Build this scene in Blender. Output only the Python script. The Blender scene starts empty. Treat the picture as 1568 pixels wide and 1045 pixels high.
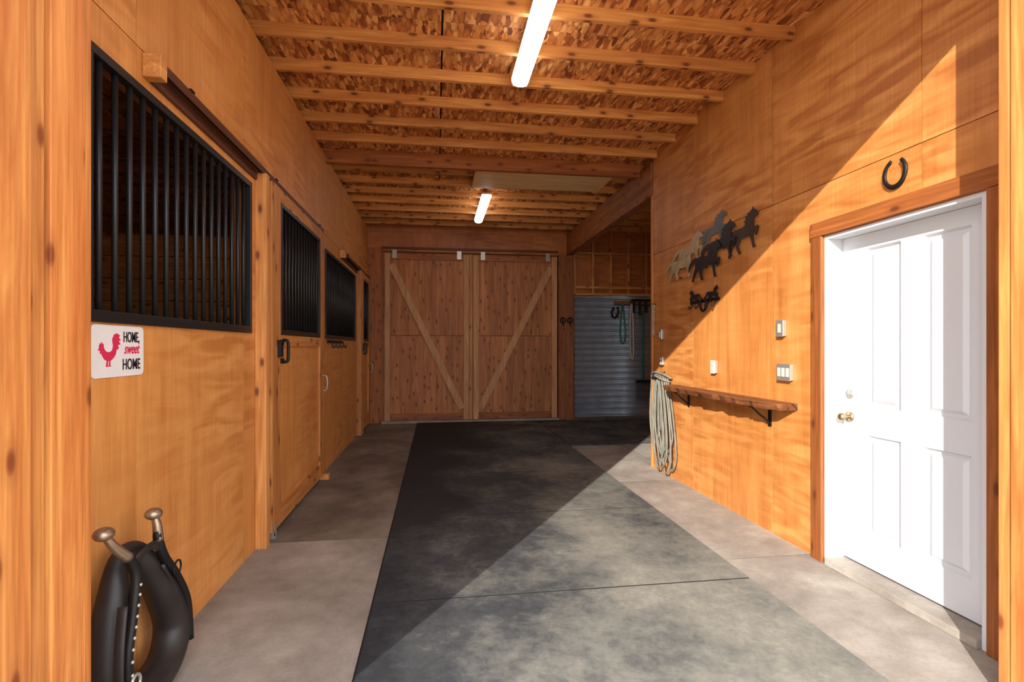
import bpy, bmesh, math, random
from mathutils import Vector, Matrix
random.seed(7)
scene = bpy.context.scene
COL = scene.collection

def lin(c):
    c /= 255.0
    return c/12.92 if c <= 0.04045 else ((c+0.055)/1.055)**2.4
def S(r, g, b): return (lin(r), lin(g), lin(b), 1.0)

# ------------------------------------------------------------------ materials
def newmat(name):
    m = bpy.data.materials.new(name); m.use_nodes = True
    nt = m.node_tree
    b = nt.nodes['Principled BSDF']
    return m, nt, b
def N(nt, t, **kw):
    n = nt.nodes.new(t)
    for k, v in kw.items():
        if k in n.inputs: n.inputs[k].default_value = v
        else: setattr(n, k, v)
    return n
def ramp(nt, fac, stops, interp='LINEAR'):
    r = nt.nodes.new('ShaderNodeValToRGB')
    r.color_ramp.interpolation = interp
    els = r.color_ramp.elements
    els[0].position, els[0].color = stops[0]
    els[1].position, els[1].color = stops[-1]
    for p, c in stops[1:-1]:
        e = els.new(p); e.color = c
    nt.links.new(fac, r.inputs[0])
    return r.outputs[0]
def mix(nt, fac, a, b, mode='MIX'):
    m = nt.nodes.new('ShaderNodeMix'); m.data_type = 'RGBA'; m.blend_type = mode
    for sock, v in ((m.inputs[0], fac), (m.inputs[6], a), (m.inputs[7], b)):
        if hasattr(v, 'links'): nt.links.new(v, sock)
        else: sock.default_value = v
    return m.outputs[2]
def math_(nt, op, a, b=0.0):
    m = nt.nodes.new('ShaderNodeMath'); m.operation = op
    for sock, v in ((m.inputs[0], a), (m.inputs[1], b)):
        if hasattr(v, 'links'): nt.links.new(v, sock)
        else: sock.default_value = v
    return m.outputs[0]
def coords(nt, scale=(1, 1, 1), rot=(0, 0, 0), use_rnd=True):
    tc = nt.nodes.new('ShaderNodeTexCoord')
    v = tc.outputs['Object']
    if use_rnd:
        at = nt.nodes.new('ShaderNodeAttribute'); at.attribute_name = 'rnd'
        vm = nt.nodes.new('ShaderNodeVectorMath'); vm.operation = 'MULTIPLY'
        cb = nt.nodes.new('ShaderNodeCombineXYZ')
        for i in range(3): nt.links.new(at.outputs['Fac'], cb.inputs[i])
        nt.links.new(cb.outputs[0], vm.inputs[0]); vm.inputs[1].default_value = (17.3, 31.1, 23.7)
        ad = nt.nodes.new('ShaderNodeVectorMath'); ad.operation = 'ADD'
        nt.links.new(v, ad.inputs[0]); nt.links.new(vm.outputs[0], ad.inputs[1]); v = ad.outputs[0]
    mp = nt.nodes.new('ShaderNodeMapping')
    mp.inputs['Scale'].default_value = scale; mp.inputs['Rotation'].default_value = rot
    nt.links.new(v, mp.inputs[0])
    return mp.outputs[0]
def noise(nt, vec, scale=1.0, detail=4.0, rough=0.55, dist=0.0):
    n = N(nt, 'ShaderNodeTexNoise', Scale=scale, Detail=detail, Roughness=rough, Distortion=dist)
    nt.links.new(vec, n.inputs['Vector']); return n.outputs['Fac']
def bump(nt, b, h, strength=0.2, dist=0.01):
    bp = N(nt, 'ShaderNodeBump', Strength=strength, Distance=dist)
    nt.links.new(h, bp.inputs['Height']); nt.links.new(bp.outputs[0], b.inputs['Normal'])

def plain(name, col, rough=0.6, metal=0.0, var=0.12, vscale=12.0):
    m, nt, b = newmat(name)
    n = noise(nt, coords(nt), vscale, 4)
    d = tuple(c*(1-var) for c in col[:3])+(1,); l = tuple(min(1, c*(1+var)) for c in col[:3])+(1,)
    nt.links.new(ramp(nt, n, [(0.3, d), (0.7, l)]), b.inputs['Base Color'])
    b.inputs['Roughness'].default_value = rough; b.inputs['Metallic'].default_value = metal
    return m

def wood(name, axis, dark, light, knots=True, knotcol=S(96, 44, 18), rough=0.6, kscale=1.0, var=0.3, ksize=1.0):
    m, nt, b = newmat(name)
    s1 = [14.0]*3; s1[axis] = 0.9
    s2 = [70.0]*3; s2[axis] = 2.5
    n1 = noise(nt, coords(nt, s1), 1.0, 5, 0.6, 1.2)
    n2 = noise(nt, coords(nt, s2), 1.0, 4, 0.6, 0.3)
    col = ramp(nt, n1, [(0.30, dark), (0.5, tuple((dark[i]+light[i])/2 for i in range(3))+(1,)), (0.66, light)])
    fine = ramp(nt, n2, [(0.3, (0.70, 0.66, 0.60, 1)), (0.65, (1.05, 1.05, 1.05, 1))])
    col = mix(nt, 0.85, col, fine, 'MULTIPLY')
    at = nt.nodes.new('ShaderNodeAttribute'); at.attribute_name = 'rnd'
    tint = ramp(nt, at.outputs['Fac'], [(0.0, (1-var, 1-var, 1-var, 1)), (1.0, (1, 1, 1, 1))])
    col = mix(nt, 1.0, col, tint, 'MULTIPLY')
    if knots:
        sp = nt.nodes.new('ShaderNodeSeparateXYZ'); nt.links.new(coords(nt), sp.inputs[0])
        o = [i for i in range(3) if i != axis]
        across = math_(nt, 'MULTIPLY', math_(nt, 'ADD', sp.outputs[o[0]], sp.outputs[o[1]]), 8.0*kscale)
        along = math_(nt, 'MULTIPLY', sp.outputs[axis], 3.6*kscale)
        cb = nt.nodes.new('ShaderNodeCombineXYZ'); nt.links.new(across, cb.inputs[0]); nt.links.new(along, cb.inputs[1])
        vo = N(nt, 'ShaderNodeTexVoronoi', Scale=1.0, Randomness=1.0); vo.voronoi_dimensions = '2D'
        nt.links.new(cb.outputs[0], vo.inputs['Vector'])
        sc = nt.nodes.new('ShaderNodeSeparateColor'); nt.links.new(vo.outputs['Color'], sc.inputs[0])
        k = ramp(nt, vo.outputs['Distance'], [(0.06*ksize, (1, 1, 1, 1)), (0.11*ksize, (0.6, 0.6, 0.6, 1)), (0.14*ksize, (0.22, 0.22, 0.22, 1)), (0.30*ksize, (0, 0, 0, 1))])
        k = math_(nt, 'MULTIPLY', k, math_(nt, 'GREATER_THAN', sc.outputs[0], 0.35))
        col = mix(nt, math_(nt, 'MULTIPLY', k, 0.9), col, knotcol)
    nt.links.new(col, b.inputs['Base Color'])
    b.inputs['Roughness'].default_value = rough
    bump(nt, b, n2, 0.12, 0.004)
    return m

def plywood(name, base=S(208, 138, 70), dark=S(182, 106, 44), light=S(226, 160, 92), rough=0.5, ml=0.42, mh=0.62, soft=0.35):
    m, nt, b = newmat(name)
    big = noise(nt, coords(nt, (0.9, 0.9, 0.8)), 1.0, 3, 0.5, 0.4)
    rip = noise(nt, coords(nt, (2.2, 2.2, 15.0), (0.10, 0.0, 0.0)), 1.0, 1.5, 0.4, 0.8)
    ver = noise(nt, coords(nt, (7.0, 7.0, 0.6)), 1.0, 5, 0.6, 0.6)
    fin = noise(nt, coords(nt, (60, 60, 3.0)), 1.0, 3, 0.6, 0.2)
    lo = noise(nt, coords(nt, (1.3, 1.3, 1.3)), 1.0, 4, 0.6, 0.3)
    c1 = ramp(nt, ver, [(0.3, dark), (0.52, base), (0.75, light)])
    c2 = ramp(nt, rip, [(0.34, dark), (0.5, base), (0.66, light)])
    msk = ramp(nt, big, [(ml, (0.08, 0.08, 0.08, 1)), (mh, (0.9, 0.9, 0.9, 1))])
    c = mix(nt, msk, c1, c2)
    c = mix(nt, soft, c, base)
    f = ramp(nt, fin, [(0.3, (0.84, 0.82, 0.80, 1)), (0.7, (1.05, 1.05, 1.05, 1))])
    c = mix(nt, 0.85, c, f, 'MULTIPLY')
    l2 = ramp(nt, lo, [(0.3, (0.88, 0.85, 0.82, 1)), (0.65, (1.04, 1.04, 1.04, 1))])
    c = mix(nt, 0.9, c, l2, 'MULTIPLY')
    nt.links.new(c, b.inputs['Base Color'])
    b.inputs['Roughness'].default_value = rough
    bump(nt, b, fin, 0.05, 0.003)
    return m

def osb(name):
    m, nt, b = newmat(name)
    cols = [(0.0, S(110, 54, 22)), (0.12, S(154, 86, 38)), (0.45, S(196, 124, 62)), (0.75, S(214, 144, 80)), (1.0, S(236, 178, 110))]
    outs = []
    for ang, sc in ((0.35, 1.0), (1.25, 1.15), (-0.75, 0.9), (1.9, 1.3)):
        vec = coords(nt, (28*sc, 8*sc, 8), (0, 0, ang))
        vo = N(nt, 'ShaderNodeTexVoronoi', Scale=1.0, Randomness=1.0)
        nt.links.new(vec, vo.inputs['Vector'])
        sep = nt.nodes.new('ShaderNodeSeparateColor'); nt.links.new(vo.outputs['Color'], sep.inputs[0])
        edge = ramp(nt, vo.outputs['Distance'], [(0.4, (1, 1, 1, 1)), (0.85, (0.58, 0.50, 0.45, 1))])
        outs.append((mix(nt, 1.0, ramp(nt, sep.outputs[0], cols), edge, 'MULTIPLY'), sep.outputs[1]))
    c = mix(nt, math_(nt, 'GREATER_THAN', outs[1][1], 0.5), outs[0][0], outs[1][0])
    c = mix(nt, math_(nt, 'GREATER_THAN', outs[2][1], 0.6), c, outs[2][0])
    c = mix(nt, math_(nt, 'GREATER_THAN', outs[3][1], 0.72), c, outs[3][0])
    nt.links.new(c, b.inputs['Base Color']); b.inputs['Roughness'].default_value = 0.7
    return m

def mat_mats():
    m, nt, b = newmat('rubber_mat')
    n1 = noise(nt, coords(nt, (1, 1, 1), use_rnd=False), 1.3, 5, 0.5, 0.2)
    n3 = noise(nt, coords(nt, (1, 1, 1), use_rnd=False), 9.0, 8, 0.75, 0.2)
    n2 = noise(nt, coords(nt, (1, 1, 1)), 40, 6, 0.7)
    sp = nt.nodes.new('ShaderNodeSeparateXYZ'); nt.links.new(coords(nt, use_rnd=False), sp.inputs[0])
    # dust tracked in from the entrance; sunlit right painted paler, shaded left darker
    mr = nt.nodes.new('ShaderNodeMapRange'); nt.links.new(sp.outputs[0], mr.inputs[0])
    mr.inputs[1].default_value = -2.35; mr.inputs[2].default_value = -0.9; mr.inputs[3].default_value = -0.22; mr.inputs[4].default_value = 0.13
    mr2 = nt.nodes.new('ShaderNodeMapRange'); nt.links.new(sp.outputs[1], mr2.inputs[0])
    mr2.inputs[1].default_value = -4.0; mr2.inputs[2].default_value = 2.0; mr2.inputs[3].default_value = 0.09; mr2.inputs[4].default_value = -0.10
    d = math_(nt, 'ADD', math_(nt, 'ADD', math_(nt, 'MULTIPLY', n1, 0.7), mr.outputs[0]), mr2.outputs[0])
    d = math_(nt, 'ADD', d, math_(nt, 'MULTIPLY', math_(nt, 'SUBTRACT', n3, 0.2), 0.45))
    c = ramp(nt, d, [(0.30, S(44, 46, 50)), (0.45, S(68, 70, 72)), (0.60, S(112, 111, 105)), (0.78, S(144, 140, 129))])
    f = ramp(nt, n2, [(0.35, (0.85, 0.85, 0.85, 1)), (0.7, (1.08, 1.08, 1.06, 1))])
    c = mix(nt, 1.0, c, f, 'MULTIPLY')
    at = nt.nodes.new('ShaderNodeAttribute'); at.attribute_name = 'rnd'
    c = mix(nt, 1.0, c, ramp(nt, at.outputs['Fac'], [(0, (0.88, 0.88, 0.88, 1)), (1, (1, 1, 1, 1))]), 'MULTIPLY')
    nt.links.new(c, b.inputs['Base Color']); b.inputs['Roughness'].default_value = 0.8
    b.inputs['Specular IOR Level'].default_value = 0.25
    bump(nt, b, n2, 0.15, 0.004); return m
def mat_concrete(name='concrete', a=S(138, 128, 118), bb=S(160, 150, 139), c3=S(182, 173, 162)):
    m, nt, b = newmat(name)
    n1 = noise(nt, coords(nt, (1, 1, 1)), 1.3, 8, 0.62, 0.3)
    n4 = noise(nt, coords(nt, (1, 1, 1)), 6.0, 6, 0.7, 0.2)
    n2 = noise(nt, coords(nt, (1, 1, 1)), 60, 5, 0.7)
    c = ramp(nt, n1, [(0.34, a), (0.5, bb), (0.66, c3)])
    f4 = ramp(nt, n4, [(0.34, (0.76, 0.75, 0.74, 1)), (0.6, (1.0, 1.0, 1.0, 1))])
    c = mix(nt, 0.85, c, f4, 'MULTIPLY')
    f = ramp(nt, n2, [(0.3, (0.88, 0.88, 0.88, 1)), (0.7, (1.05, 1.05, 1.05, 1))])
    c = mix(nt, 1.0, c, f, 'MULTIPLY')
    nt.links.new(c, b.inputs['Base Color']); b.inputs['Roughness'].default_value = 0.85
    bump(nt, b, n2, 0.1, 0.004); return m
def emis(name, col, s):
    m, nt, b = newmat(name)
    b.inputs['Base Color'].default_value = (0.9, 0.9, 0.9, 1)
    n = noise(nt, coords(nt), 3.0, 2)
    nt.links.new(ramp(nt, n, [(0.3, tuple(x*0.97 for x in col[:3])+(1,)), (0.7, col)]), b.inputs['Emission Color'])
    b.inputs['Emission Strength'].default_value = s
    return m

M_ply = plywood('plywood_stained', S(212, 144, 76), S(184, 110, 48), S(230, 166, 98))
M_plyR = plywood('plywood_stained_right', S(204, 134, 68), S(168, 96, 40), S(228, 162, 94), 0.5, 0.36, 0.56, 0.25)
M_plyL = plywood('plywood_door', S(218, 150, 80), S(196, 118, 54), S(232, 170, 100))
M_plyB = plywood('plywood_back', S(182, 106, 50), S(150, 80, 34), S(202, 128, 66))
M_w = [wood('lumber_'+a, i, S(200, 122, 58), S(236, 170, 96), True) for i, a in enumerate('xyz')]
M_wd = [wood('lumber_dark_'+a, i, S(144, 76, 32), S(190, 114, 55), True) for i, a in enumerate('xyz')]
M_ced = wood('cedar_trim_z', 2, S(192, 106, 48), S(234, 160, 86), True, S(120, 54, 22), 0.55, var=0.2, kscale=0.8, ksize=0.8)
M_door = wood('knotty_pine_panel', 2, S(164, 92, 46), S(212, 140, 80), True, S(92, 40, 18), 0.6, kscale=1.0, var=0.22, ksize=0.9)
M_diag = wood('knotty_brace', 2, S(184, 124, 76), S(220, 168, 116), False, var=0.1)
M_osb = osb('osb_board')
M_mat = mat_mats()
M_conc = mat_concrete()
M_concd = mat_concrete('concrete_stained', S(90, 79, 68), S(116, 103, 90), S(144, 132, 118))
M_dirt = mat_concrete('gravel_ground', S(150, 135, 115), S(180, 165, 140), S(200, 185, 160))
M_groove = plain('groove_dark', S(34, 28, 25), 0.95)
M_black = plain('black_steel', S(30, 30, 32), 0.42, 0.2)
M_iron = plain('wrought_iron', S(32, 30, 30), 0.5, 0.5)
M_track = plain('brown_track', S(84, 46, 28), 0.55, 0.1)
M_white = plain('white_door_paint', S(214, 216, 221), 0.5, 0, 0.01)
M_plate = plain('steel_plate', S(178, 174, 166), 0.35, 0.6, 0.05)
M_plastic = plain('plastic_plate', S(214, 206, 190), 0.4, 0, 0.03)
M_brass = plain('brass', S(184, 162, 126), 0.3, 0.9, 0.12)
M_bronze = plain('aged_nickel', S(158, 138, 118), 0.38, 0.8, 0.2)
M_galv = plain('galvanized', S(196, 208, 218), 0.25, 0.85, 0.08, 5)
M_leather = plain('black_leather', S(36, 31, 30), 0.52, 0, 0.3)
M_rope = plain('hose_grey', S(116, 112, 100), 0.7, 0, 0.25)
M_signw = plain('sign_white', S(226, 222, 222), 0.45, 0, 0.03)
M_pink = plain('sign_red', S(206, 40, 78), 0.5, 0, 0.05)
M_ink = plain('sign_ink', S(40, 36, 40), 0.5, 0, 0.05)
M_live = wood('live_edge_wood', 1, S(84, 46, 26), S(150, 92, 54), True, S(40, 22, 12), 0.5)
M_tube = emis('lamp_diffuser', (1.0, 0.97, 0.93, 1), 12.0)
M_lampb = plain('lamp_housing', S(225, 225, 222), 0.5, 0, 0.03)
M_green = plain('green_rope', S(40, 120, 96), 0.6)
M_gray = plain('horse_slate', S(98, 104, 106), 0.5, 0.2, 0.25, 8)
M_cream = plain('horse_cream', S(176, 158, 120), 0.5, 0.1, 0.25, 8)
M_hblack = plain('horse_black', S(34, 32, 34), 0.45, 0.3, 0.3, 8)
M_hbrown = plain('horse_brown', S(62, 48, 42), 0.45, 0.3, 0.3, 8)
M_hatch = wood('hatch_plywood', 0, S(232, 192, 130), S(250, 220, 168), False, var=0.02)

# ------------------------------------------------------------------ geometry helpers
def grp(name, loc=(0, 0, 0)):
    e = bpy.data.objects.new(name, None); e.location = loc; e.empty_display_size = 0.1
    COL.objects.link(e); return e
def finish(name, bm, mat, parent=None, smooth=False, center=True, bevel=0.0):
    me = bpy.data.meshes.new(name)
    bmesh.ops.recalc_face_normals(bm, faces=bm.faces[:])
    c = Vector((0, 0, 0))
    if center and len(bm.verts):
        xs = [v.co for v in bm.verts]
        lo = Vector([min(v[i] for v in xs) for i in range(3)]); hi = Vector([max(v[i] for v in xs) for i in range(3)])
        c = (lo+hi)/2
        for v in bm.verts: v.co -= c
    bm.to_mesh(me); bm.free()
    ob = bpy.data.objects.new(name, me); ob.location = c
    COL.objects.link(ob); me.materials.append(mat)
    if smooth:
        for p in me.polygons: p.use_smooth = True
    if bevel > 0:
        md = ob.modifiers.new('bevel', 'BEVEL'); md.width = bevel; md.segments = 2; md.limit_method = 'ANGLE'
    if parent:
        ob.parent = parent; ob.matrix_parent_inverse = Matrix.Translation(-Vector(parent.location))
    return ob
def rl(bm): return bm.verts.layers.float.get('rnd') or bm.verts.layers.float.new('rnd')
def add_box(bm, b, rnd=None):
    L = rl(bm); r = random.random() if rnd is None else rnd
    x0, x1, y0, y1, z0, z1 = b
    vs = [bm.verts.new(p) for p in ((x0,y0,z0),(x1,y0,z0),(x1,y1,z0),(x0,y1,z0),(x0,y0,z1),(x1,y0,z1),(x1,y1,z1),(x0,y1,z1))]
    for v in vs: v[L] = r
    for f in ((0,3,2,1),(4,5,6,7),(0,1,5,4),(1,2,6,5),(2,3,7,6),(3,0,4,7)): bm.faces.new([vs[i] for i in f])
def boxes(name, lst, mat, parent=None, bevel=0.0, center=True):
    bm = bmesh.new()
    for b in lst: add_box(bm, b)
    return finish(name, bm, mat, parent, bevel=bevel, center=center)
def box(name, x0, x1, y0, y1, z0, z1, mat, parent=None, bevel=0.0):
    return boxes(name, [(x0, x1, y0, y1, z0, z1)], mat, parent, bevel)
def smoothpts(pts, n=6, closed=False):
    P = [Vector(p) for p in pts]; out = []
    m = len(P); rng = range(m) if closed else range(m-1)
    for i in rng:
        p1, p2 = P[i], P[(i+1) % m]
        p0 = P[i-1] if (closed or i > 0) else p1*2-p2
        p3 = P[(i+2) % m] if (closed or i+2 < m) else p2*2-p1
        for k in range(n):
            t = k/n
            out.append(0.5*((2*p1)+(p2-p0)*t+(2*p0-5*p1+4*p2-p3)*t*t+(3*p1-p0-3*p2+p3)*t**3))
    if not closed: out.append(P[-1])
    return out
def add_tube(bm, pts, r, seg=8, closed=False, radii=None, flat=1.0):
    L = rl(bm); rr = random.random(); n = len(pts); rings = []
    up = Vector((0.13, 0.27, 0.95)).normalized()
    for i, p in enumerate(pts):
        a = pts[i-1] if (i > 0 or closed) else p
        c = pts[(i+1) % n] if (i < n-1 or closed) else p
        t = (c-a)
        t = t.normalized() if t.length > 1e-9 else Vector((0, 0, 1))
        u = up - t*up.dot(t)
        if u.length < 1e-3: u = Vector((1, 0, 0)) - t*t.x
        u.normalize(); up = u; w = t.cross(u)
        R = radii[i] if radii else r
        ring = []
        for k in range(seg):
            an = 2*math.pi*k/seg
            v = bm.verts.new(p+u*math.cos(an)*R+w*math.sin(an)*R*flat); v[L] = rr; ring.append(v)
        rings.append(ring)
    m = n if closed else n-1
    for i in range(m):
        A, B = rings[i], rings[(i+1) % n]
        off = 0
        if closed and i == m-1:
            off = min(range(seg), key=lambda o: (A[0].co-B[o].co).length)
        for k in range(seg): bm.faces.new((A[k], A[(k+1) % seg], B[(k+1+off) % seg], B[(k+off) % seg]))
    if not closed:
        bm.faces.new(list(reversed(rings[0]))); bm.faces.new(rings[-1])
def tube(name, pts, r, mat, parent=None, seg=8, closed=False, sm=6, radii=None, flat=1.0):
    bm = bmesh.new(); rl(bm)
    P = smoothpts(pts, sm, closed) if sm else [Vector(p) for p in pts]
    rad = None
    if radii:
        rp = smoothpts([(q, 0, 0) for q in radii], sm, closed); rad = [max(0.001, v.x) for v in rp]
    add_tube(bm, P, r, seg, closed, rad, flat)
    return finish(name, bm, mat, parent, smooth=True)
def tubes(name, lst, mat, parent=None, seg=8):
    bm = bmesh.new(); rl(bm)
    for pts, r in lst: add_tube(bm, [Vector(p) for p in pts], r, seg)
    return finish(name, bm, mat, parent, smooth=True)
def ball(name, c, r, mat, parent=None, sc=(1, 1, 1)):
    bm = bmesh.new(); rl(bm)
    bmesh.ops.create_uvsphere(bm, u_segments=20, v_segments=12, radius=r, matrix=Matrix.Translation(c) @ Matrix.Diagonal((*sc, 1)))
    return finish(name, bm, mat, parent, smooth=True)
def polyx(name, pts, fn, d, mat, parent=None):
    bm = bmesh.new(); rl(bm)
    vs = [bm.verts.new(fn(u, v)) for u, v in pts]
    f = bm.faces.new(vs)
    r = bmesh.ops.extrude_face_region(bm, geom=[f])
    for v in r['geom']:
        if isinstance(v, bmesh.types.BMVert): v.co += Vector(d)
    bmesh.ops.triangulate(bm, faces=[f for f in bm.faces if len(f.verts) > 4])
    return finish(name, bm, mat, parent)
def beam(name, p0, p1, w, t, nrm, mat, parent=None, bevel=0.0):
    p0, p1, nrm = Vector(p0), Vector(p1), Vector(nrm).normalized()
    ax = (p1-p0).normalized(); s = ax.cross(nrm).normalized()
    bm = bmesh.new(); L = rl(bm)
    c = [p0+s*w/2, p0-s*w/2, p1-s*w/2, p1+s*w/2]
    lo = [bm.verts.new(q) for q in c]; hi = [bm.verts.new(q+nrm*t) for q in c]
    for v in lo+hi: v[L] = 0.8
    bm.faces.new(lo); bm.faces.new(hi)
    for i in range(4): bm.faces.new((lo[i], lo[(i+1) % 4], hi[(i+1) % 4], hi[i]))
    return finish(name, bm, mat, parent, bevel=bevel)

def panel_cells(us, vs, holes, su, sv, g=0.0025):
    U = sorted(set(us) | set(su) | {h[0] for h in holes} | {h[1] for h in holes})
    V = sorted(set(vs) | set(sv) | {h[2] for h in holes} | {h[3] for h in holes})
    U = [u for u in U if us[0] <= u <= us[1]]; V = [v for v in V if vs[0] <= v <= vs[1]]
    out = []
    for i in range(len(U)-1):
        for j in range(len(V)-1):
            cu, cv = (U[i]+U[i+1])/2, (V[j]+V[j+1])/2
            if any(h[0] < cu < h[1] and h[2] < cv < h[3] for h in holes): continue
            a = U[i]+(g if U[i] in su else 0); b = U[i+1]-(g if U[i+1] in su else 0)
            c = V[j]+(g if V[j] in sv else 0); d = V[j+1]-(g if V[j+1] in sv else 0)
            k0, k1 = sum(1 for s in su if s <= cu), sum(1 for s in sv if s <= cv)
            rnd = ((k0*37+k1*61+11) % 97)/97.0
            out.append((a, b, c, d, rnd))
    return out
def wall_x(name, Xf, back, us, vs, holes, su, sv, mat):
    e = grp(name, (Xf, (us[0]+us[1])/2, 0))
    sgn = 1 if back > Xf else -1
    bm = bmesh.new()
    for a, b, c, d, r in panel_cells(us, vs, holes, su, sv):
        x0, x1 = sorted((Xf, Xf+sgn*0.008)); add_box(bm, (x0, x1, a, b, c, d), r)
    finish('plywood_skin', bm, mat, e)
    bm = bmesh.new()
    for a, b, c, d, r in panel_cells(us, vs, holes, [], []):
        x0, x1 = sorted((Xf+sgn*0.008, back)); add_box(bm, (x0, x1, a, b, c, d), r)
    finish('wall_core', bm, M_wd[2], e)
    return e

# ------------------------------------------------------------------ constants
XL, XR, YB, ZC, ZO = -1.237, 2.496, 9.80, 3.557, 3.645
Y2 = 1.784

# ------------------------------------------------------------------ ground + floor
e = grp('ground_outside', (0, -8, -0.1))
box('gravel', -30, 30, -30, 1.22, -0.12, -0.02, M_dirt, e)
fl = grp('floor', (0, 5, 0))
box('slab_base', -4.8, 4.8, 1.225, 10.0, -0.12, -0.0015, M_groove, fl)
g = 0.004
def slab(bm, x0, x1, ys):
    for a, b in zip(ys[:-1], ys[1:]): add_box(bm, (x0+g, x1-g, a+g, b-g, -0.0014, 0.0))
bm = bmesh.new()
slab(bm, -4.8, XL-0.02, [1.225, 6.0, 10.0])
slab(bm, XL-0.02, -0.345, [1.225, 2.2, 3.93])
slab(bm, -0.345, 1.87, [1.225, 1.49]); slab(bm, -0.345, 1.87, [9.70, 10.0])
slab(bm, 1.87, XR+0.12, [1.225, 3.2, 5.2, 7.1, 10.0])
slab(bm, XR+0.12, 4.8, [1.225, 5.8, 10.0])
finish('concrete_slabs', bm, M_conc, fl)
bm = bmesh.new(); slab(bm, XL-0.02, -0.345, [3.93, 5.6, 7.6, 10.0])
finish('concrete_slabs_stained', bm, M_concd, fl)
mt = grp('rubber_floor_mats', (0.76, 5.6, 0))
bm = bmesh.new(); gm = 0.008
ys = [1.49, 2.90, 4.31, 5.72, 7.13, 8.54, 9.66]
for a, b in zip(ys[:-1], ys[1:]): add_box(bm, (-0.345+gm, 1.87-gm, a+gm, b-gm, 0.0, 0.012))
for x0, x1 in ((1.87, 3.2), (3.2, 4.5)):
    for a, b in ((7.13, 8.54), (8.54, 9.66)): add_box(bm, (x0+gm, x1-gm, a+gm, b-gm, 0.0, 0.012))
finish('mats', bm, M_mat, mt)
boxes('seam_dirt', [(-0.335, 1.86, 1.50, 9.65, 0.0005, 0.0108), (1.861, 4.49, 7.14, 9.65, 0.0005, 0.0108)], M_groove, mt)

# ------------------------------------------------------------------ ceiling
ce = grp('ceiling', (0, 5, ZO))
bm = bmesh.new()
yy = 1.2
while yy < 10.0:
    y1 = min(yy+1.22, 10.0)
    for x0 in (-4.8, -2.4, 0.05, 2.49):
        add_box(bm, (x0, min(x0+2.435, 4.8), yy+0.001, y1-0.001, ZO, ZO+0.015))
    yy += 1.22
finish('osb_deck', bm, M_osb, ce)
box('roof_cover', -5, 5, 1.0, 10.2, ZO+0.016, ZO+0.08, M_groove, ce)
jl = []
yj = 2.405
while yj < 9.75:
    if abs(yj-6.15) > 0.2: jl.append((-4.7, 4.7 if yj > 5.95 else XR-0.002, yj, yj+0.038, ZC, ZO))
    yj += 0.465
boxes('joists', jl, M_w[0], ce, bevel=0.002)
box('cross_beam', -4.7, 4.7, 6.13, 6.20, ZC-0.075, ZO, M_wd[0], ce, 0.003)

h = grp('attic_hatch', (1.3, 6.6, ZC))
box('panel', 0.50, 2.16, 6.24, 6.98, ZC-0.022, ZC-0.008, M_hatch, h, 0.002)
boxes('cleats', [(0.47, 0.50, 6.22, 7.06, ZC-0.03, ZC-0.001), (2.16, 2.22, 6.22, 7.06, ZC-0.012, ZC-0.001)], M_hatch, h)

def lamp(xc, y0, y1):
    e = grp('fluorescent_ceiling_lamp', (xc, (y0+y1)/2, ZC))
    box('housing', xc-0.06, xc+0.06, y0, y1, ZC-0.022, ZC-0.001, M_lampb, e, 0.004)
    bm = bmesh.new(); rl(bm)
    prof = [(-.068, 0.0), (-.066, -0.03), (-.05, -0.055), (-.02, -0.066), (.02, -0.066), (.05, -0.055), (.066, -0.03), (.068, 0.0)]
    A = [bm.verts.new((xc+x, y0+0.01, ZC-0.023+z)) for x, z in prof]; B = [bm.verts.new((xc+x, y1-0.01, ZC-0.023+z)) for x, z in prof]
    for i in range(len(prof)-1): bm.faces.new((A[i], A[i+1], B[i+1], B[i]))
    bm.faces.new(A); bm.faces.new(B); bm.faces.new((A[0], B[0], B[-1], A[-1]))
    finish('diffuser', bm, M_tube, e)
    box('end_cap', xc-0.058, xc+0.058, y1-0.01, y1+0.004, ZC-0.08, ZC-0.001, M_lampb, e, 0.003)
    return e
lamp(0.66, 2.85, 4.12); lamp(0.70, 7.3, 8.75)

# ------------------------------------------------------------------ walls
GZ0, GZ1 = 1.49, 2.50
holesL = [(2.05, 3.725, GZ0, GZ1), (4.20, 5.54, GZ0, GZ1), (6.10, 8.30, GZ0, GZ1), (8.75, 9.40, GZ0, GZ1)]
wall_x('wall_left', XL, XL-0.10, (Y2, YB), (0, ZC-0.001), holesL, [2.38, 3.6, 4.82, 6.04, 7.26, 8.48], [2.66], M_ply)
wall_x('wall_right', XR, XR+0.117, (Y2, 5.78), (0, ZO-0.001), [(2.035, 3.065, -0.01, 2.115)], [2.38, 3.6, 4.82], [2.46], M_plyR)
wb = e = grp('wall_back', (0, YB, 0))
bm = bmesh.new(); add_box(bm, (XL-0.1, 2.62, YB, YB+0.12, 0, ZO))
finish('sheathing', bm, M_plyB, e)
box('header_board', XL, 2.49, YB-0.03, YB, 3.20, 3.50, M_plyB, e, 0.003)
boxes('corner_posts', [(XL+0.001, -0.98, YB-0.04, YB, 0, 3.20), (2.30, 2.60, YB-0.10, YB, 0, 3.13)], M_wd[2], e, 0.003)
e = grp('wall_alcove_back', (3.7, YB, 0))
box('sheathing', 2.62, 4.8, YB+0.06, YB+0.12, 0, ZO, M_plyB, e)
boxes('studs', [(x, x+0.04, YB-0.03, YB+0.06, 2.40, ZO) for x in (2.62, 2.98, 3.34, 3.70, 4.06, 4.42, 4.66)], M_w[2], e)
boxes('blocking', [(2.66, 4.7, YB-0.04, YB+0.058, z, z+0.045) for z in (2.39, 2.52, 3.18)], M_w[0], e)
bm = bmesh.new(); L = rl(bm)
rows = []
nz = 400
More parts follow.
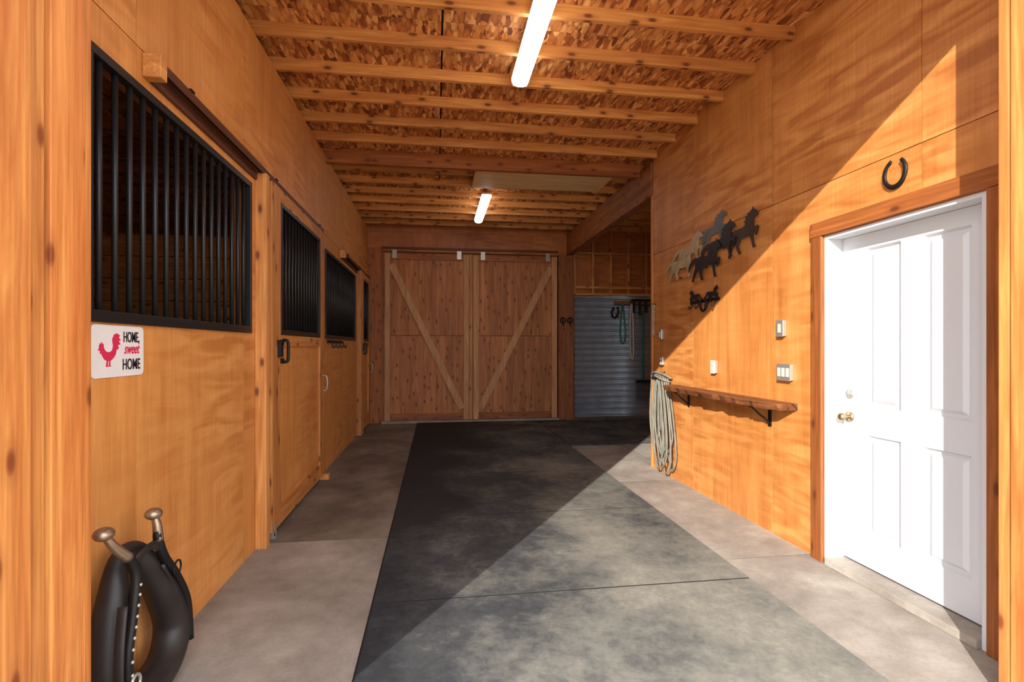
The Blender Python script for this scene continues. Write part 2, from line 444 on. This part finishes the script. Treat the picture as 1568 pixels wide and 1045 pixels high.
for i in range(nz+1):
    z = 0.02+2.36*i/nz
    y = YB-0.032+0.026*math.cos(2*math.pi*z/0.118)
    rows.append([bm.verts.new((x, y-(0.003 if x > 3.64 else 0), z)) for x in (2.63, 3.64, 3.645, 4.68)])
for A, B in zip(rows[:-1], rows[1:]):
    for i in range(3): bm.faces.new((A[i], A[i+1], B[i+1], B[i]))
finish('corrugated_metal', bm, M_galv, e, smooth=True)
box('wall_alcove_right', 4.7, 4.8, 5.9, YB, 0, ZO, M_plyB)
box('wall_alcove_front', XR+0.118, 4.8, 5.70, 5.80, 0, ZO, M_plyB)
box('trim_alcove_beam', XR-0.02, XR+0.11, 5.80, YB, 3.16, ZC-0.001, M_wd[1], None, 0.004)
box('trim_wall_end', XR-0.012, XR+0.13, 5.781, 5.82, 0, 3.155, M_w[2], None, 0.003)
e = grp('wall_stall_outer', (-4.75, 5, 0))
boxes('boards', [(-4.72, -4.68, 1.8, YB, z+0.004, z+0.276) for z in [i*0.28 for i in range(13)]], M_w[1], e)
box('sheathing', -4.8, -4.72, 1.8, YB, 0, ZO, M_plyB, e)
e = grp('wall_stall_partition', (-3, 6, 0))
boxes('boards', [(-4.68, XL-0.1, 5.98, 6.06, z+0.004, z+0.23) for z in [i*0.235 for i in range(11)]], M_w[0], e)
box('wall_stall_back', -4.8, XL-0.1, YB, YB+0.12, 0, ZO, M_plyB)
e = grp('wall_front', (0, Y2, 0))
boxes('framing', [(-4.8, -1.06, 1.26, Y2, 0, ZO), (2.226, 4.8, 1.26, Y2, 0, ZO), (-1.06, 2.226, 1.26, Y2, 3.37, ZO)], M_plyL, e)
tr = grp('trim_entrance', (0, 1.5, 0))
boxes('jamb_boards', [(-1.06, -1.02, 1.234, 1.492, 0, 3.35), (-1.06, -1.045, 1.506, 1.575, 0, 3.35),
      (-1.06, -1.036, 1.585, 1.726, 0, 3.35), (-1.06, -1.054, 1.737, Y2, 0, 3.35),
      (2.19, 2.226, 1.234, 1.50, 0, 3.35), (2.205, 2.226, 1.51, 1.62, 0, 3.35), (2.212, 2.226, 1.63, 1.735, 0, 3.35), (2.218, 2.226, 1.74, Y2, 0, 3.35),
      ], M_ced, tr, 0.004)
boxes('jamb_gaps', [(-1.0605, -1.059, 1.488, 1.508, 0, 3.35), (-1.0605, -1.059, 1.573, 1.587, 0, 3.35), (-1.0605, -1.059, 1.724, 1.739, 0, 3.35)], M_groove, tr)
box('head_board', -1.06, 2.226, 1.234, Y2, 3.352, 3.37, M_w[0], tr)

# ------------------------------------------------------------------ stall grilles
def grille(e, X, y0, y1, z0, z1, fr=0.045, t=0.03, sp=0.1):
    boxes('grille_frame', [(X-t, X+0.008, y0, y1, z0, z0+fr), (X-t, X+0.008, y0, y1, z1-fr*0.8, z1),
          (X-t, X+0.008, y0, y0+fr*0.7, z0+fr, z1-fr*0.8), (X-t, X+0.008, y1-fr*0.7, y1, z0+fr, z1-fr*0.8)], M_black, e, 0.002)
    n = int(round((y1-y0)/sp)); lst = []
    for i in range(1, n):
        y = y0+(y1-y0)*i/n
        lst.append(([(X-t/2, y, z0+fr*0.5), (X-t/2, y, z1-fr*0.4)], 0.0115))
    tubes('bars', lst, M_black, e, 10)
for y0, y1 in ((2.05, 3.725), (6.10, 8.30)):
    e = grp('stall_window_grille', (XL, (y0+y1)/2, 2))
    grille(e, XL+0.006, y0+0.001, y1-0.001, GZ0, GZ1)

def stall_door(y0, y1, gy0, gy1):
    e = grp('sliding_stall_door', (XL, (y0+y1)/2, 1.3))
    X0, X1 = XL+0.018, XL+0.067
    zt = 2.60
    boxes('frame', [(X0, X1, y0, gy0, 0.05, zt), (X0, X1, gy1, y1, 0.05, zt)], M_w[2], e, 0.003)
    boxes('rails', [(X0, X1-0.002, gy0, gy1, 0.05, 0.19), (X0, X1-0.002, gy0, gy1, GZ1, zt), (X0, X1-0.002, gy0, gy1, 1.40, GZ0)], M_w[1], e, 0.003)
    box('panel', X0+0.01, X1-0.018, gy0, gy1, 0.19, 1.40, M_plyL, e)
    grille(e, X1-0.005, gy0+0.002, gy1-0.002, GZ0+0.002, GZ1-0.002, 0.04)
    tube('latch_handle', [(X1+0.004, gy0+0.03, 1.45), (X1+0.04, gy0+0.03, 1.44), (X1+0.045, gy0+0.03, 1.36), (X1+0.04, gy0+0.03, 1.29), (X1+0.004, gy0+0.03, 1.28)], 0.012, M_iron, e)
    boxes('latch_plate', [(X1, X1+0.008, gy0-0.08, gy0+0.06, 1.41, 1.45), (X1, X1+0.008, gy0-0.02, gy0+0.06, 1.27, 1.31), (X1+0.002, X1+0.026, gy0-0.09, gy0-0.03, 1.32, 1.44)], M_iron, e, 0.002)
    tube('pull_handle', [(X1, y1-0.05, 1.10), (X1+0.04, y1-0.05, 1.09), (X1+0.05, y1-0.05, 1.02), (X1+0.04, y1-0.05, 0.95), (X1, y1-0.05, 0.94)], 0.008, M_plate, e)
    boxes('trim_post', [(XL+0.001, XL+0.075, y0-0.16, y0-0.085, 0.0, 2.60), (XL+0.001, XL+0.05, y0-0.08, y0-0.012, 0.0, 2.60)], M_w[2], e, 0.003)
    boxes('floor_bracket', [(X0-0.002, X1+0.012, y0+0.03, y0+0.07, 0.001, 0.048), (X1+0.004, X1+0.010, y0+0.03, y0+0.07, 0.02, 0.11)], M_plate, e)
stall_door(3.975, 5.70, 4.19, 5.55)
stall_door(8.62, 9.62, 8.76, 9.40)
def track(y0, y1, dz=-0.105):
    e = grp('sliding_door_track', (XL, (y0+y1)/2, 2.7+dz))
    def bb(*a): return (a[0], a[1], a[2], a[3], a[4]+dz, a[5]+dz)
    A, B = 0.030, 0.062
    boxes('channel', [bb(XL+A, XL+B, y0+0.056, y1, 2.735, 2.742), bb(XL+B-0.006, XL+B, y0+0.056, y1, 2.700, 2.735), bb(XL+A, XL+A+.006, y0+0.056, y1, 2.706, 2.735)], M_track, e)
    boxes('backer_board', [bb(XL+0.001, XL+0.029, y0+0.056, y1, 2.706, 2.742)], M_track, e)
    boxes('end_block', [bb(XL+0.001, XL+0.075, y0, y0+0.055, 2.655, 2.755)], M_w[1], e, 0.003)
    boxes('brackets', [bb(XL+A, XL+B+.005, y, y+0.04, 2.743, 2.752) for y in (y0+0.3, (y0+y1)/2, y1-0.2)], M_iron, e)
    boxes('lower_strip', [bb(XL+0.001, XL+0.017, y0+0.056, y1, 2.655, 2.705)], M_track, e)
track(2.42, 5.75); track(7.0, 9.65)
box('door_floor_guide', XL+0.03, XL+0.12, 5.70, 5.78, 0.001, 0.06, M_w[1], None, 0.004)
e = grp('wall_hook_rack', (XL, 6.6, 1.4))
boxes('plate', [(XL+0.0, XL+0.012, 6.2, 7.2, 1.44, 1.475)], M_iron, e)
for i in range(4):
    y = 6.3+i*0.26
    tube('hook', [(XL+0.01, y, 1.46), (XL+0.04, y, 1.44), (XL+0.05, y, 1.39), (XL+0.07, y, 1.39), (XL+0.075, y, 1.42)], 0.007, M_iron, e)

# ------------------------------------------------------------------ back sliding doors
def back_door(x0, x1, left):
    e = grp('sliding_barn_door', ((x0+x1)/2, YB-0.08, 1.6))
    yb, yf = YB-0.045, YB-0.075
    z0, z1 = 0.05, 3.10
    bm = bmesh.new(); n = 5; w = (x1-x0)/n
    for i in range(n):
        add_box(bm, (x0+i*w+0.0015, x0+(i+1)*w-0.0015, yf, yb, z0, 1.595))
        add_box(bm, (x0+i*w+0.0015, x0+(i+1)*w-0.0015, yf, yb, 1.605, z1))
    finish('boards', bm, M_door, e)
    f = 0.10; ya = yf-0.03
    boxes('stiles', [(x0, x0+f, ya, yf, z0, z1), (x1-f, x1, ya, yf, z0, z1)], M_diag, e, 0.003)
    boxes('rails', [(x0+f, x1-f, ya, yf, z0, z0+0.12), (x0+f, x1-f, ya, yf, z1-0.11, z1)], M_wd[0], e, 0.003)
    a = (x0+f+0.02, ya+0.0, z1-0.20) if left else (x1-f-0.02, ya, z1-0.20)
    b = (x1-f-0.03, ya, z0+0.2) if left else (x0+f+0.03, ya, z0+0.2)
    beam('diagonal_brace', (a[0], yf, a[2]), (b[0], yf, b[2]), 0.12, 0.03, (0, -1, 0), M_diag, e, 0.002)
    for x in (x0+0.18, x1-0.18):
        boxes('roller_hanger', [(x-0.04, x+0.04, ya-0.006, ya-0.001, z1-0.09, z1+0.06), (x-0.02, x+0.02, ya-0.02, ya-0.006, z1-0.02, z1+0.05)], M_plate, e)
    return e
back_door(-0.93, 0.60, True); back_door(0.68, 2.27, False)
box('door_track_rail', -0.97, 2.29, YB-0.13, YB-0.112, 3.175, 3.21, M_track, wb)
box('door_header', -0.97, 2.29, YB-0.10, YB-0.031, 3.13, 3.20, M_wd[0], wb)
box('trim_door_center', 0.61, 0.67, YB-0.05, YB-0.001, 0.0, 3.12, M_w[2])
box('trim_threshold_back', -0.98, 2.30, YB-0.13, YB-0.0, 0.0, 0.045, M_conc)
e = grp('iron_hooks', (2.4, YB-0.12, 2))
for x in (2.38, 2.52):
    tube('hook_ring', [(x+0.05*math.cos(a), YB-0.115, 1.90+0.05*math.sin(a)) for a in [i*math.pi/4 for i in range(8)]], 0.012, M_iron, e, closed=True, sm=3)
    tube('hook_stem', [(x, YB-0.105, 1.95), (x, YB-0.12, 1.85), (x+0.01, YB-0.14, 1.79)], 0.012, M_iron, e)

# ------------------------------------------------------------------ white entry door
XD = XR+0.105
e = grp('door_1', (XD, 2.6, 1.05))
yd0, yd1, zd0, zd1 = 2.078, 3.034, 0.055, 2.09
pan = [(2.215, 2.47, 1.03, 2.0), (2.61, 2.845, 1.03, 2.0), (2.215, 2.47, 0.25, 0.86), (2.61, 2.845, 0.25, 0.86)]
bm = bmesh.new()
for a, b, c, d, r in panel_cells((yd0, yd1), (zd0, zd1), pan, [], []): add_box(bm, (XD, XD+0.04, a, b, c, d), 0.5)
finish('slab', bm, M_white, e)
bm = bmesh.new(); rl(bm)
for a, b, c, d in pan:
    def rect(i, x): return [bm.verts.new(p) for p in ((x, a+i, c+i), (x, b-i, c+i), (x, b-i, d-i), (x, a+i, d-i))]
    R = [rect(0, XD), rect(0.010, XD+0.018), rect(0.026, XD+0.018), rect(0.045, XD+0.003)]
    for A, B in zip(R[:-1], R[1:]):
        for i in range(4): bm.faces.new((A[i], A[(i+1) % 4], B[(i+1) % 4], B[i]))
    bm.faces.new(R[-1])
finish('raised_panels', bm, M_white, e)
def knob(z, big):
    y = yd1-0.06
    if big:
        tube('rosette', [(XD-0.001, y, z), (XD-0.012, y, z)], 0.032, M_brass, e, seg=20, sm=0)
        tube('knob_neck', [(XD-0.012, y, z), (XD-0.045, y, z)], 0.011, M_brass, e, seg=14, sm=0)
        ball('knob', (XD-0.062, y, z), 0.028, M_brass, e, (0.8, 1, 1))
    else:
        tube('deadbolt_plate', [(XD-0.001, y, z), (XD-0.008, y, z)], 0.030, M_plate, e, seg=20, sm=0)
        tube('bolt_cylinder', [(XD-0.008, y, z), (XD-0.014, y, z)], 0.016, M_plate, e, seg=16, sm=0)
knob(0.955, True); knob(1.10, False)
j = grp('trim_entry_door', (XR, 2.6, 1.05))
boxes('white_jamb', [(XR-0.004, XR+0.117, 3.036, 3.064, 0.0, 2.114), (XR-0.004, XR+0.117, 2.036, 2.076, 0, 2.114), (XR-0.004, XR+0.117, 2.076, 3.036, 2.092, 2.114),
      (XR+0.147, XR+0.15, 2.036, 3.064, 0, 2.114)], M_white, j, 0.002)
boxes('casing', [(XR-0.028, XR-0.001, 3.066, 3.155, 0, 2.118), (XR-0.028, XR-0.001, 1.91, 2.037, 0, 2.118)], M_wd[2], j, 0.003)
boxes('casing_head', [(XR-0.030, XR-0.001, 1.86, 3.165, 2.12, 2.212)], M_wd[1], j, 0.003)
box('threshold', XR-0.03, XR+0.117, 2.078, 3.034, 0.0, 0.045, M_conc, j, 0.004)

# ------------------------------------------------------------------ shelf
e = grp('live_edge_shelf', (XR-0.1, 4.2, 1))
bm = bmesh.new(); L = rl(bm)
pts = []
nn = 26
for i in range(nn+1):
    y = 3.32+1.86*i/nn
    dep = 0.205+0.012*math.sin(i*1.1)+0.010*math.sin(i*2.3+1)-(0.05*(1-i/2) if i < 2 else 0)-(0.07*(1-(nn-i)/2) if nn-i < 2 else 0)
    pts.append((y, dep))
ring = [(XR-0.002, pts[0][0])]+[(XR-d, y) for y, d in pts]+[(XR-0.002, pts[-1][0])]
top = [bm.verts.new((x, y, 1.0)) for x, y in ring]; bot = [bm.verts.new((x+(0.018 if x < XR-0.05 else 0), y, 0.955)) for x, y in ring]
bm.faces.new(top); bm.faces.new(list(reversed(bot)))
for i in range(len(top)): bm.faces.new((top[i], top[(i+1) % len(top)], bot[(i+1) % len(top)], bot[i]))
for v in bm.verts: v[L] = 0.6
finish('plank', bm, M_live, e)
for y in (3.62, 4.9):
    boxes('bracket', [(XR-0.012, XR-0.001, y-0.015, y+0.015, 0.80, 0.952), (XR-0.17, XR-0.012, y-0.015, y+0.015, 0.944, 0.953)], M_iron, e)
    tube('bracket_curve', [(XR-0.012, y, 0.82), (XR-0.05, y, 0.86), (XR-0.09, y, 0.89), (XR-0.15, y, 0.944)], 0.007, M_iron, e)

# ------------------------------------------------------------------ horse wall art
H = [(1.00,.80),(.985,.755),(.94,.755),(.90,.765),(.87,.73),(.86,.66),(.85,.60),(.86,.53),(.96,.52),(.99,.48),(.945,.36),(.91,.30),(.865,.32),(.895,.38),(.91,.44),(.85,.43),
     (.82,.38),(.80,.28),(.825,.16),(.84,.09),(.87,.05),(.79,.035),(.775,.10),(.745,.27),(.71,.37),(.65,.38),(.55,.38),(.45,.40),(.42,.41),(.41,.35),(.36,.28),(.35,.22),(.375,.12),(.415,.05),(.34,.03),
     (.32,.09),(.265,.22),(.265,.29),(.22,.32),(.17,.28),(.12,.21),(.07,.12),(.04,.03),(-.02,.07),(.02,.15),(.05,.27),(.09,.35),(.115,.42),(.115,.50),(.145,.58),
     (.10,.575),(.02,.53),(-.08,.43),(-.15,.34),(-.14,.48),(-.07,.60),(.02,.68),(.12,.69),(.20,.67),(.28,.685),(.40,.66),(.52,.65),(.59,.67),(.60,.73),(.56,.77),(.64,.80),(.61,.87),(.69,.87),(.69,.93),(.77,.925),(.81,.965),(.84,.965),(.86,1.02),(.885,.955),(.925,.92),(.97,.86)]
def horse(e, px, py, wpx, hpx, mat, off, tilt=0.0, sc=1.15):
    def W(px_, py_):
        dx = px_-668; d = 2017.7/dx
        return (d-.358)/.98965, 1.4+(531-py_)*d/800
    yl, zt = W(px, py); yr, _ = W(px+wpx, py); _, zb = W(px+wpx/2, py+hpx); _, zt = W(px+wpx/2, py)
    cy, cz = (yl+yr)/2, (zt+zb)/2
    def fn(u, v):
        a, b = (u-.5)*abs(yl-yr)*sc, (v-.5)*(zt-zb)*sc
        a, b = a*math.cos(tilt)-b*math.sin(tilt), a*math.sin(tilt)+b*math.cos(tilt)
        return Vector((XR-off, cy-a, cz+b))
    polyx('horse_cutout', H, fn, (-0.006, 0, 0), mat, e)
e = grp('running_horses_wall_art', (XR-0.02, 4.5, 2.3))
horse(e, 1074, 334, 38, 42, M_gray, 0.006, 0.1)
horse(e, 1040, 364, 36, 42, M_cream, 0.014, 0.05)
horse(e, 1030, 386, 34, 40, M_cream, 0.022, 0.0)
horse(e, 1120, 331, 42, 54, M_hbrown, 0.014, 0.1)
horse(e, 1086, 350, 42, 50, M_hblack, 0.024, 0.1)
horse(e, 1068, 376, 38, 50, M_hblack, 0.032, 0.0)
boxes('standoffs', [(XR-0.032, XR-0.0005, y, y+0.01, z, z+0.01) for y, z in ((4.15, 2.40), (4.35, 2.32), (4.55, 2.15), (4.9, 2.3), (5.05, 2.1))], M_iron, e)
def shoe_pts(cy, cz, w, h, X, rot=0.0, opn=0.55):
    out = []
    for i in range(15):
        a = math.pi/2+opn + (2*math.pi-2*opn)*i/14
        u, v = w*math.cos(a), h*math.sin(a)
        out.append((X, cy-(u*math.cos(rot)-v*math.sin(rot)), cz+u*math.sin(rot)+v*math.cos(rot)))
    return out
e = grp('horseshoe_hook_rack', (XR-0.02, 4.55, 1.8))
boxes('bar', [(XR-0.012, XR-0.001, 4.33, 4.86, 1.815, 1.845)], M_iron, e, 0.002)
tube('horseshoe', shoe_pts(4.59, 1.80, 0.055, 0.065, XR-0.02), 0.011, M_iron, e, sm=3)
def fnh(y0, z0, s, flip):
    return lambda u, v: Vector((XR-0.014, y0-(u if not flip else 1-u)*s, z0+v*s*0.8))
polyx('horse_l', H, fnh(4.86, 1.80, 0.19, True), (-0.006, 0, 0), M_hblack, e)
polyx('horse_r', H, fnh(4.52, 1.80, 0.19, False), (-0.006, 0, 0), M_hblack, e)
for y in (4.38, 4.50, 4.68, 4.80):
    tube('hook', [(XR-0.01, y, 1.82), (XR-0.03, y, 1.78), (XR-0.05, y, 1.765), (XR-0.055, y, 1.79)], 0.006, M_iron, e)
e = grp('horseshoe', (XR-0.01, 2.53, 2.35))
tube('shoe', shoe_pts(2.53, 2.352, 0.066, 0.076, XR-0.012, -0.12, 0.5), 0.012, M_iron, e, sm=3, radii=[0.010]*2+[0.013]*11+[0.010]*2, flat=0.6)

# ------------------------------------------------------------------ switches / outlets
def plate(name, y, z, w, h, n, kind, mat):
    e = grp(name, (XR, y, z))
    box('box', XR-0.030, XR-0.001, y-w/2, y+w/2, z-h/2, z+h/2, M_plate, e, 0.004)
    box('cover', XR-0.034, XR-0.030, y-w/2-0.003, y+w/2+0.003, z-h/2-0.003, z+h/2+0.003, mat, e, 0.003)
    for i in range(n):
        yy = y+(i-(n-1)/2)*w/n
        if kind == 's': boxes('rocker', [(XR-0.039, XR-0.034, yy-0.014, yy+0.014, z-0.032, z+0.032)], M_plastic, e, 0.002)
        else: boxes('socket', [(XR-0.038, XR-0.034, yy-0.016, yy+0.016, z+s-0.014, z+s+0.014) for s in (-0.022, 0.022)], M_plastic, e, 0.003)
plate('light_switch', 3.472, 1.532, 0.07, 0.115, 1, 's', M_plate)
plate('triple_light_switch', 3.43, 1.215, 0.14, 0.115, 3, 's', M_plate)
plate('wall_outlet', 4.40, 1.217, 0.07, 0.115, 1, 'o', M_plastic)
plate('light_switch', 5.52, 1.535, 0.07, 0.11, 1, 's', M_plate)
plate('wall_outlet', 5.50, 1.24, 0.07, 0.09, 1, 'o', M_plate)

# ------------------------------------------------------------------ coiled hose on wall end
e = grp('hanging_rope_coil', (XR-0.05, 5.5, 0.6))
bm = bmesh.new(); rl(bm)
for i in range(13):
    y0 = 5.36+0.016*i+random.uniform(-.01, .01); x0 = XR-0.035-0.017*(i % 4)
    w = 0.10+random.uniform(0, .06); zb = 0.04+random.uniform(0, .3); sh = random.uniform(-.16, .02)
    P = smoothpts([(x0, y0+w*0.5, 1.05), (x0-0.02, y0, 1.10), (x0, y0-w*0.5, 1.02), (x0, y0-w+sh*0.5, 0.6), (x0, y0-w*0.8+sh, zb+0.15), (x0-0.01, y0+sh, zb), (x0, y0+w*0.8+sh, zb+0.15), (x0, y0+w+sh*0.3, 0.6)], 7, True)
    add_tube(bm, P, 0.0095, 8, True)
finish('coils', bm, M_rope, e, smooth=True)
tube('wrap', [(XR-0.02, 5.28, 1.02), (XR-0.10, 5.34, 1.05), (XR-0.12, 5.46, 1.08), (XR-0.10, 5.58, 1.05), (XR-0.02, 5.62, 1.02)], 0.012, M_rope, e)
tube('wrap', [(XR-0.02, 5.24, 1.06), (XR-0.09, 5.30, 1.10), (XR-0.12, 5.44, 1.12), (XR-0.10, 5.56, 1.09), (XR-0.02, 5.62, 1.06)], 0.010, M_rope, e)
tube('hook', [(XR-0.001, 5.46, 1.12), (XR-0.07, 5.46, 1.06), (XR-0.13, 5.46, 1.06), (XR-0.14, 5.46, 1.11)], 0.010, M_iron, e)
e = grp('hanging_chain', (XR-0.03, 5.74, 1.8))
for i in range(9):
    z = 1.86-i*0.038; a = 0.5*math.pi*(i % 2)
    tube('link', [(XR-0.03+0.012*math.cos(t)*math.cos(a), 5.70+0.012*math.cos(t)*math.sin(a), z+0.026*math.sin(t)) for t in [k*math.pi/4 for k in range(8)]], 0.004, M_plate, e, seg=6, closed=True, sm=2)
tube('nail', [(XR-0.001, 5.70, 1.885), (XR-0.05, 5.70, 1.888)], 0.005, M_iron, e, sm=0)

# ------------------------------------------------------------------ alcove tools
e = grp('tool_rack', (3.6, YB-0.1, 2.2))
box('rail', 3.4, 4.3, YB-0.09, YB-0.062, 2.22, 2.28, M_wd[0], e)
tube('green_rope', [(3.56, YB-0.10, 2.22), (3.53, YB-0.11, 1.9), (3.52, YB-0.11, 1.6), (3.57, YB-0.11, 1.45), (3.62, YB-0.11, 1.6), (3.60, YB-0.11, 1.95), (3.58, YB-0.10, 2.22)], 0.016, M_green, e)
tube('halter', [(3.40, YB-0.11, 2.15), (3.34, YB-0.12, 2.05), (3.40, YB-0.12, 1.95), (3.48, YB-0.12, 2.05), (3.46, YB-0.11, 2.16)], 0.02, M_iron, e)
tube('rope_white', [(3.74, YB-0.10, 2.22), (3.72, YB-0.11, 1.8), (3.73, YB-0.11, 1.25), (3.78, YB-0.11, 1.2), (3.78, YB-0.11, 1.8), (3.76, YB-0.10, 2.22)], 0.014, M_plastic, e)
e = grp('manure_fork', (4.0, YB-0.15, 1.2))
tube('handle', [(3.98, YB-0.11, 2.1), (3.97, YB-0.14, 0.75)], 0.016, M_green, e, sm=0)
boxes('fork_bar', [(3.82, 4.12, YB-0.16, YB-0.13, 0.70, 0.75)], M_iron, e)
tubes('tines', [([(3.83+i*0.035, YB-0.145, 0.72), (3.83+i*0.035, YB-0.17, 0.45), (3.83+i*0.035, YB-0.22, 0.36)], 0.005) for i in range(9)], M_iron, e)
e = grp('hanging_halter_strap', (4.2, YB-0.1, 2.3))
box('blanket_bar', 3.72, 4.3, YB-0.22, YB-0.18, 2.28, 2.31, M_iron, e)
boxes('straps', [(3.74+i*0.12, 3.79+i*0.12, YB-0.19, YB-0.175, 2.05-0.05*(i % 2), 2.30) for i in range(5)], M_leather, e)
boxes('arms', [(3.73, 3.75, YB-0.2, YB-0.062, 2.28, 2.30), (4.27, 4.29, YB-0.2, YB-0.062, 2.28, 2.30)], M_iron, e)

# ------------------------------------------------------------------ sign
SX = XL+0.004
e = grp('home_sweet_home_sign', (SX, 2.25, 1.38))
sy0, sy1, sz0, sz1 = 2.085, 2.425, 1.282, 1.482
pp = []
for cx, cz, a0 in ((sy1-.02, sz1-.02, 0), (sy0+.02, sz1-.02, 90), (sy0+.02, sz0+.02, 180), (sy1-.02, sz0+.02, 270)):
    for k in range(5):
        a = math.radians(a0+k*22.5); pp.append((cx+.02*math.cos(a), cz+.02*math.sin(a)))
polyx('plate', pp, lambda u, v: Vector((XL+0.001, u, v)), (0.003, 0, 0), M_signw, e)
R = [(0,.42),(.06,.50),(.05,.56),(.10,.66),(.13,.62),(.17,.70),(.21,.62),(.25,.64),(.25,.55),(.29,.44),(.38,.37),(.50,.36),(.62,.42),(.66,.58),(.62,.78),(.70,.95),(.84,1.0),(.98,.92),(.92,.86),(1.02,.76),(.92,.74),(1.0,.62),(.88,.60),(.92,.48),(.82,.44),(.78,.28),(.66,.14),(.54,.07),(.54,-.08),(.60,-.11),(.46,-.11),(.49,.06),(.44,.06),(.42,-.08),(.47,-.12),(.34,-.12),(.38,.07),(.26,.14),(.17,.27),(.15,.38),(.13,.30),(.09,.32),(.10,.41)]
polyx('rooster', R, lambda u, v: Vector((SX+0.0005, sy0+0.035+u*0.14, sz0+0.055+v*0.115)), (0.001, 0, 0), M_pink, e)
def text(s, y, z, size, mat, xs=1.0, shear=0.0):
    cu = bpy.data.curves.new('txt', 'FONT'); cu.body = s; cu.size = size; cu.extrude = 0.0008; cu.shear = shear; cu.align_x = 'CENTER'
    cu.offset = size*0.008
    ob = bpy.data.objects.new('text_'+s.lower().strip(','), cu); COL.objects.link(ob)
    ob.location = (SX+0.0015, y, z); ob.rotation_euler = (math.pi/2, 0, math.pi/2); ob.scale = (xs, 1, 1)
    cu.materials.append(mat); ob.parent = e; ob.matrix_parent_inverse = Matrix.Translation(-Vector(e.location))
text('HOME,', 2.335, 1.418, 0.060, M_ink, 0.62)
text('sweet', 2.335, 1.372, 0.060, M_pink, 0.72, 0.4)
text('HOME', 2.335, 1.308, 0.062, M_ink, 0.72)

# ------------------------------------------------------------------ horse collar with hames
e = grp('horse_collar_with_hames', (XL+0.1, 2.2, 0.4))
xc = XL+0.095
C = [(xc-0.02, 2.12, 0.61), (xc-0.01, 2.07, 0.50), (xc, 2.03, 0.35), (xc+0.01, 2.03, 0.19), (xc+0.02, 2.16, 0.075), (xc+0.02, 2.36, 0.085), (xc+0.01, 2.45, 0.20), (xc+0.0, 2.38, 0.38), (xc-0.01, 2.29, 0.52), (xc-0.02, 2.22, 0.61)]
tube('collar_pad', C, 0.06, M_leather, e, seg=18, closed=True, radii=[0.032, 0.050, 0.066, 0.070, 0.068, 0.068, 0.070, 0.064, 0.052, 0.034])
tube('collar_piping', [(x+0.058, y+(2.24-y)*0.05, z) for x, y, z in C[1:-1]], 0.009, M_leather, e, seg=8)
hl = [(xc+0.03, 1.945, 0.765), (xc+0.045, 1.975, 0.71), (xc+0.06, 2.03, 0.65), (xc+0.070, 2.06, 0.57), (xc+0.075, 2.03, 0.44), (xc+0.08, 1.99, 0.30), (xc+0.08, 2.0, 0.10)]
hr = [(xc+0.03, 2.26, 0.735), (xc+0.045, 2.255, 0.69), (xc+0.05, 2.255, 0.63), (xc+0.055, 2.29, 0.55), (xc+0.06, 2.38, 0.44), (xc+0.07, 2.45, 0.30), (xc+0.075, 2.47, 0.12)]
tube('hame_left', hl, 0.015, M_iron, e, seg=10, radii=[.010, .014, .018, .018, .016, .016, .014])
tube('hame_right', hr, 0.015, M_iron, e, seg=10, radii=[.010, .014, .018, .018, .016, .016, .014])
tube('hame_tip_left', hl[:3], 0.016, M_bronze, e, seg=10, radii=[.012, .016, .0195])
tube('hame_tip_right', hr[:3], 0.016, M_bronze, e, seg=10, radii=[.012, .016, .0195])
ball('hame_ball_left', hl[0], 0.031, M_bronze, e, (1, 1.15, .75)); ball('hame_ball_right', hr[0], 0.031, M_bronze, e, (1, 1.1, .75))
hp = smoothpts(hl, 8)
for i in range(9):
    p = hp[26+i*2]
    ball('rivet', (p.x+0.015, p.y, p.z), 0.0065, M_plate, e)
tube('top_strap', [(xc+0.05, 2.05, 0.60), (xc+0.06, 2.11, 0.63), (xc+0.06, 2.19, 0.635), (xc+0.05, 2.26, 0.60)], 0.016, M_leather, e, flat=0.4)
tube('iron_ring', [(xc+0.07, 2.365+0.03*math.cos(a), 0.475+0.03*math.sin(a)) for a in [k*math.pi/5 for k in range(10)]], 0.004, M_iron, e, closed=True, sm=3)
tube('iron_ring', [(xc+0.10, 2.0+0.028*math.cos(a), 0.22+0.028*math.sin(a)) for a in [k*math.pi/5 for k in range(10)]], 0.006, M_plate, e, closed=True, sm=3)
tube('side_strap', [(xc+0.07, 1.98, 0.50), (xc+0.08, 1.94, 0.36), (xc+0.08, 1.94, 0.2), (xc+0.08, 1.97, 0.03)], 0.018, M_leather, e, flat=0.35)

# ------------------------------------------------------------------ lights
w = bpy.data.worlds.new('World'); scene.world = w; w.use_nodes = True
nt = w.node_tree; bg = nt.nodes['Background']
bg.inputs[0].default_value = (0.92, 0.96, 1.0, 1); bg.inputs[1].default_value = 4.0
sd = bpy.data.lights.new('sun', 'SUN'); sd.energy = 8.2; sd.angle = math.radians(0.4); sd.color = (1, 0.96, 0.88)
so = bpy.data.objects.new('sun', sd); COL.objects.link(so)
so.rotation_euler = Vector((0.663, 1.0, -0.5)).to_track_quat('-Z', 'Y').to_euler()
so.location = (-4, -6, 6)

# ------------------------------------------------------------------ camera
cd = bpy.data.cameras.new('camera'); cam = bpy.data.objects.new('camera', cd); COL.objects.link(cam)
cam.location = (0, 0, 1.4)
yaw = math.atan(116/800)
cam.rotation_euler = (math.pi/2, 0, -yaw)
cd.sensor_width = 36; cd.lens = 36*800/1568
cd.shift_y = 8.5/1568
cd.clip_start = 0.05
scene.camera = cam
scene.view_settings.view_transform = 'Standard'
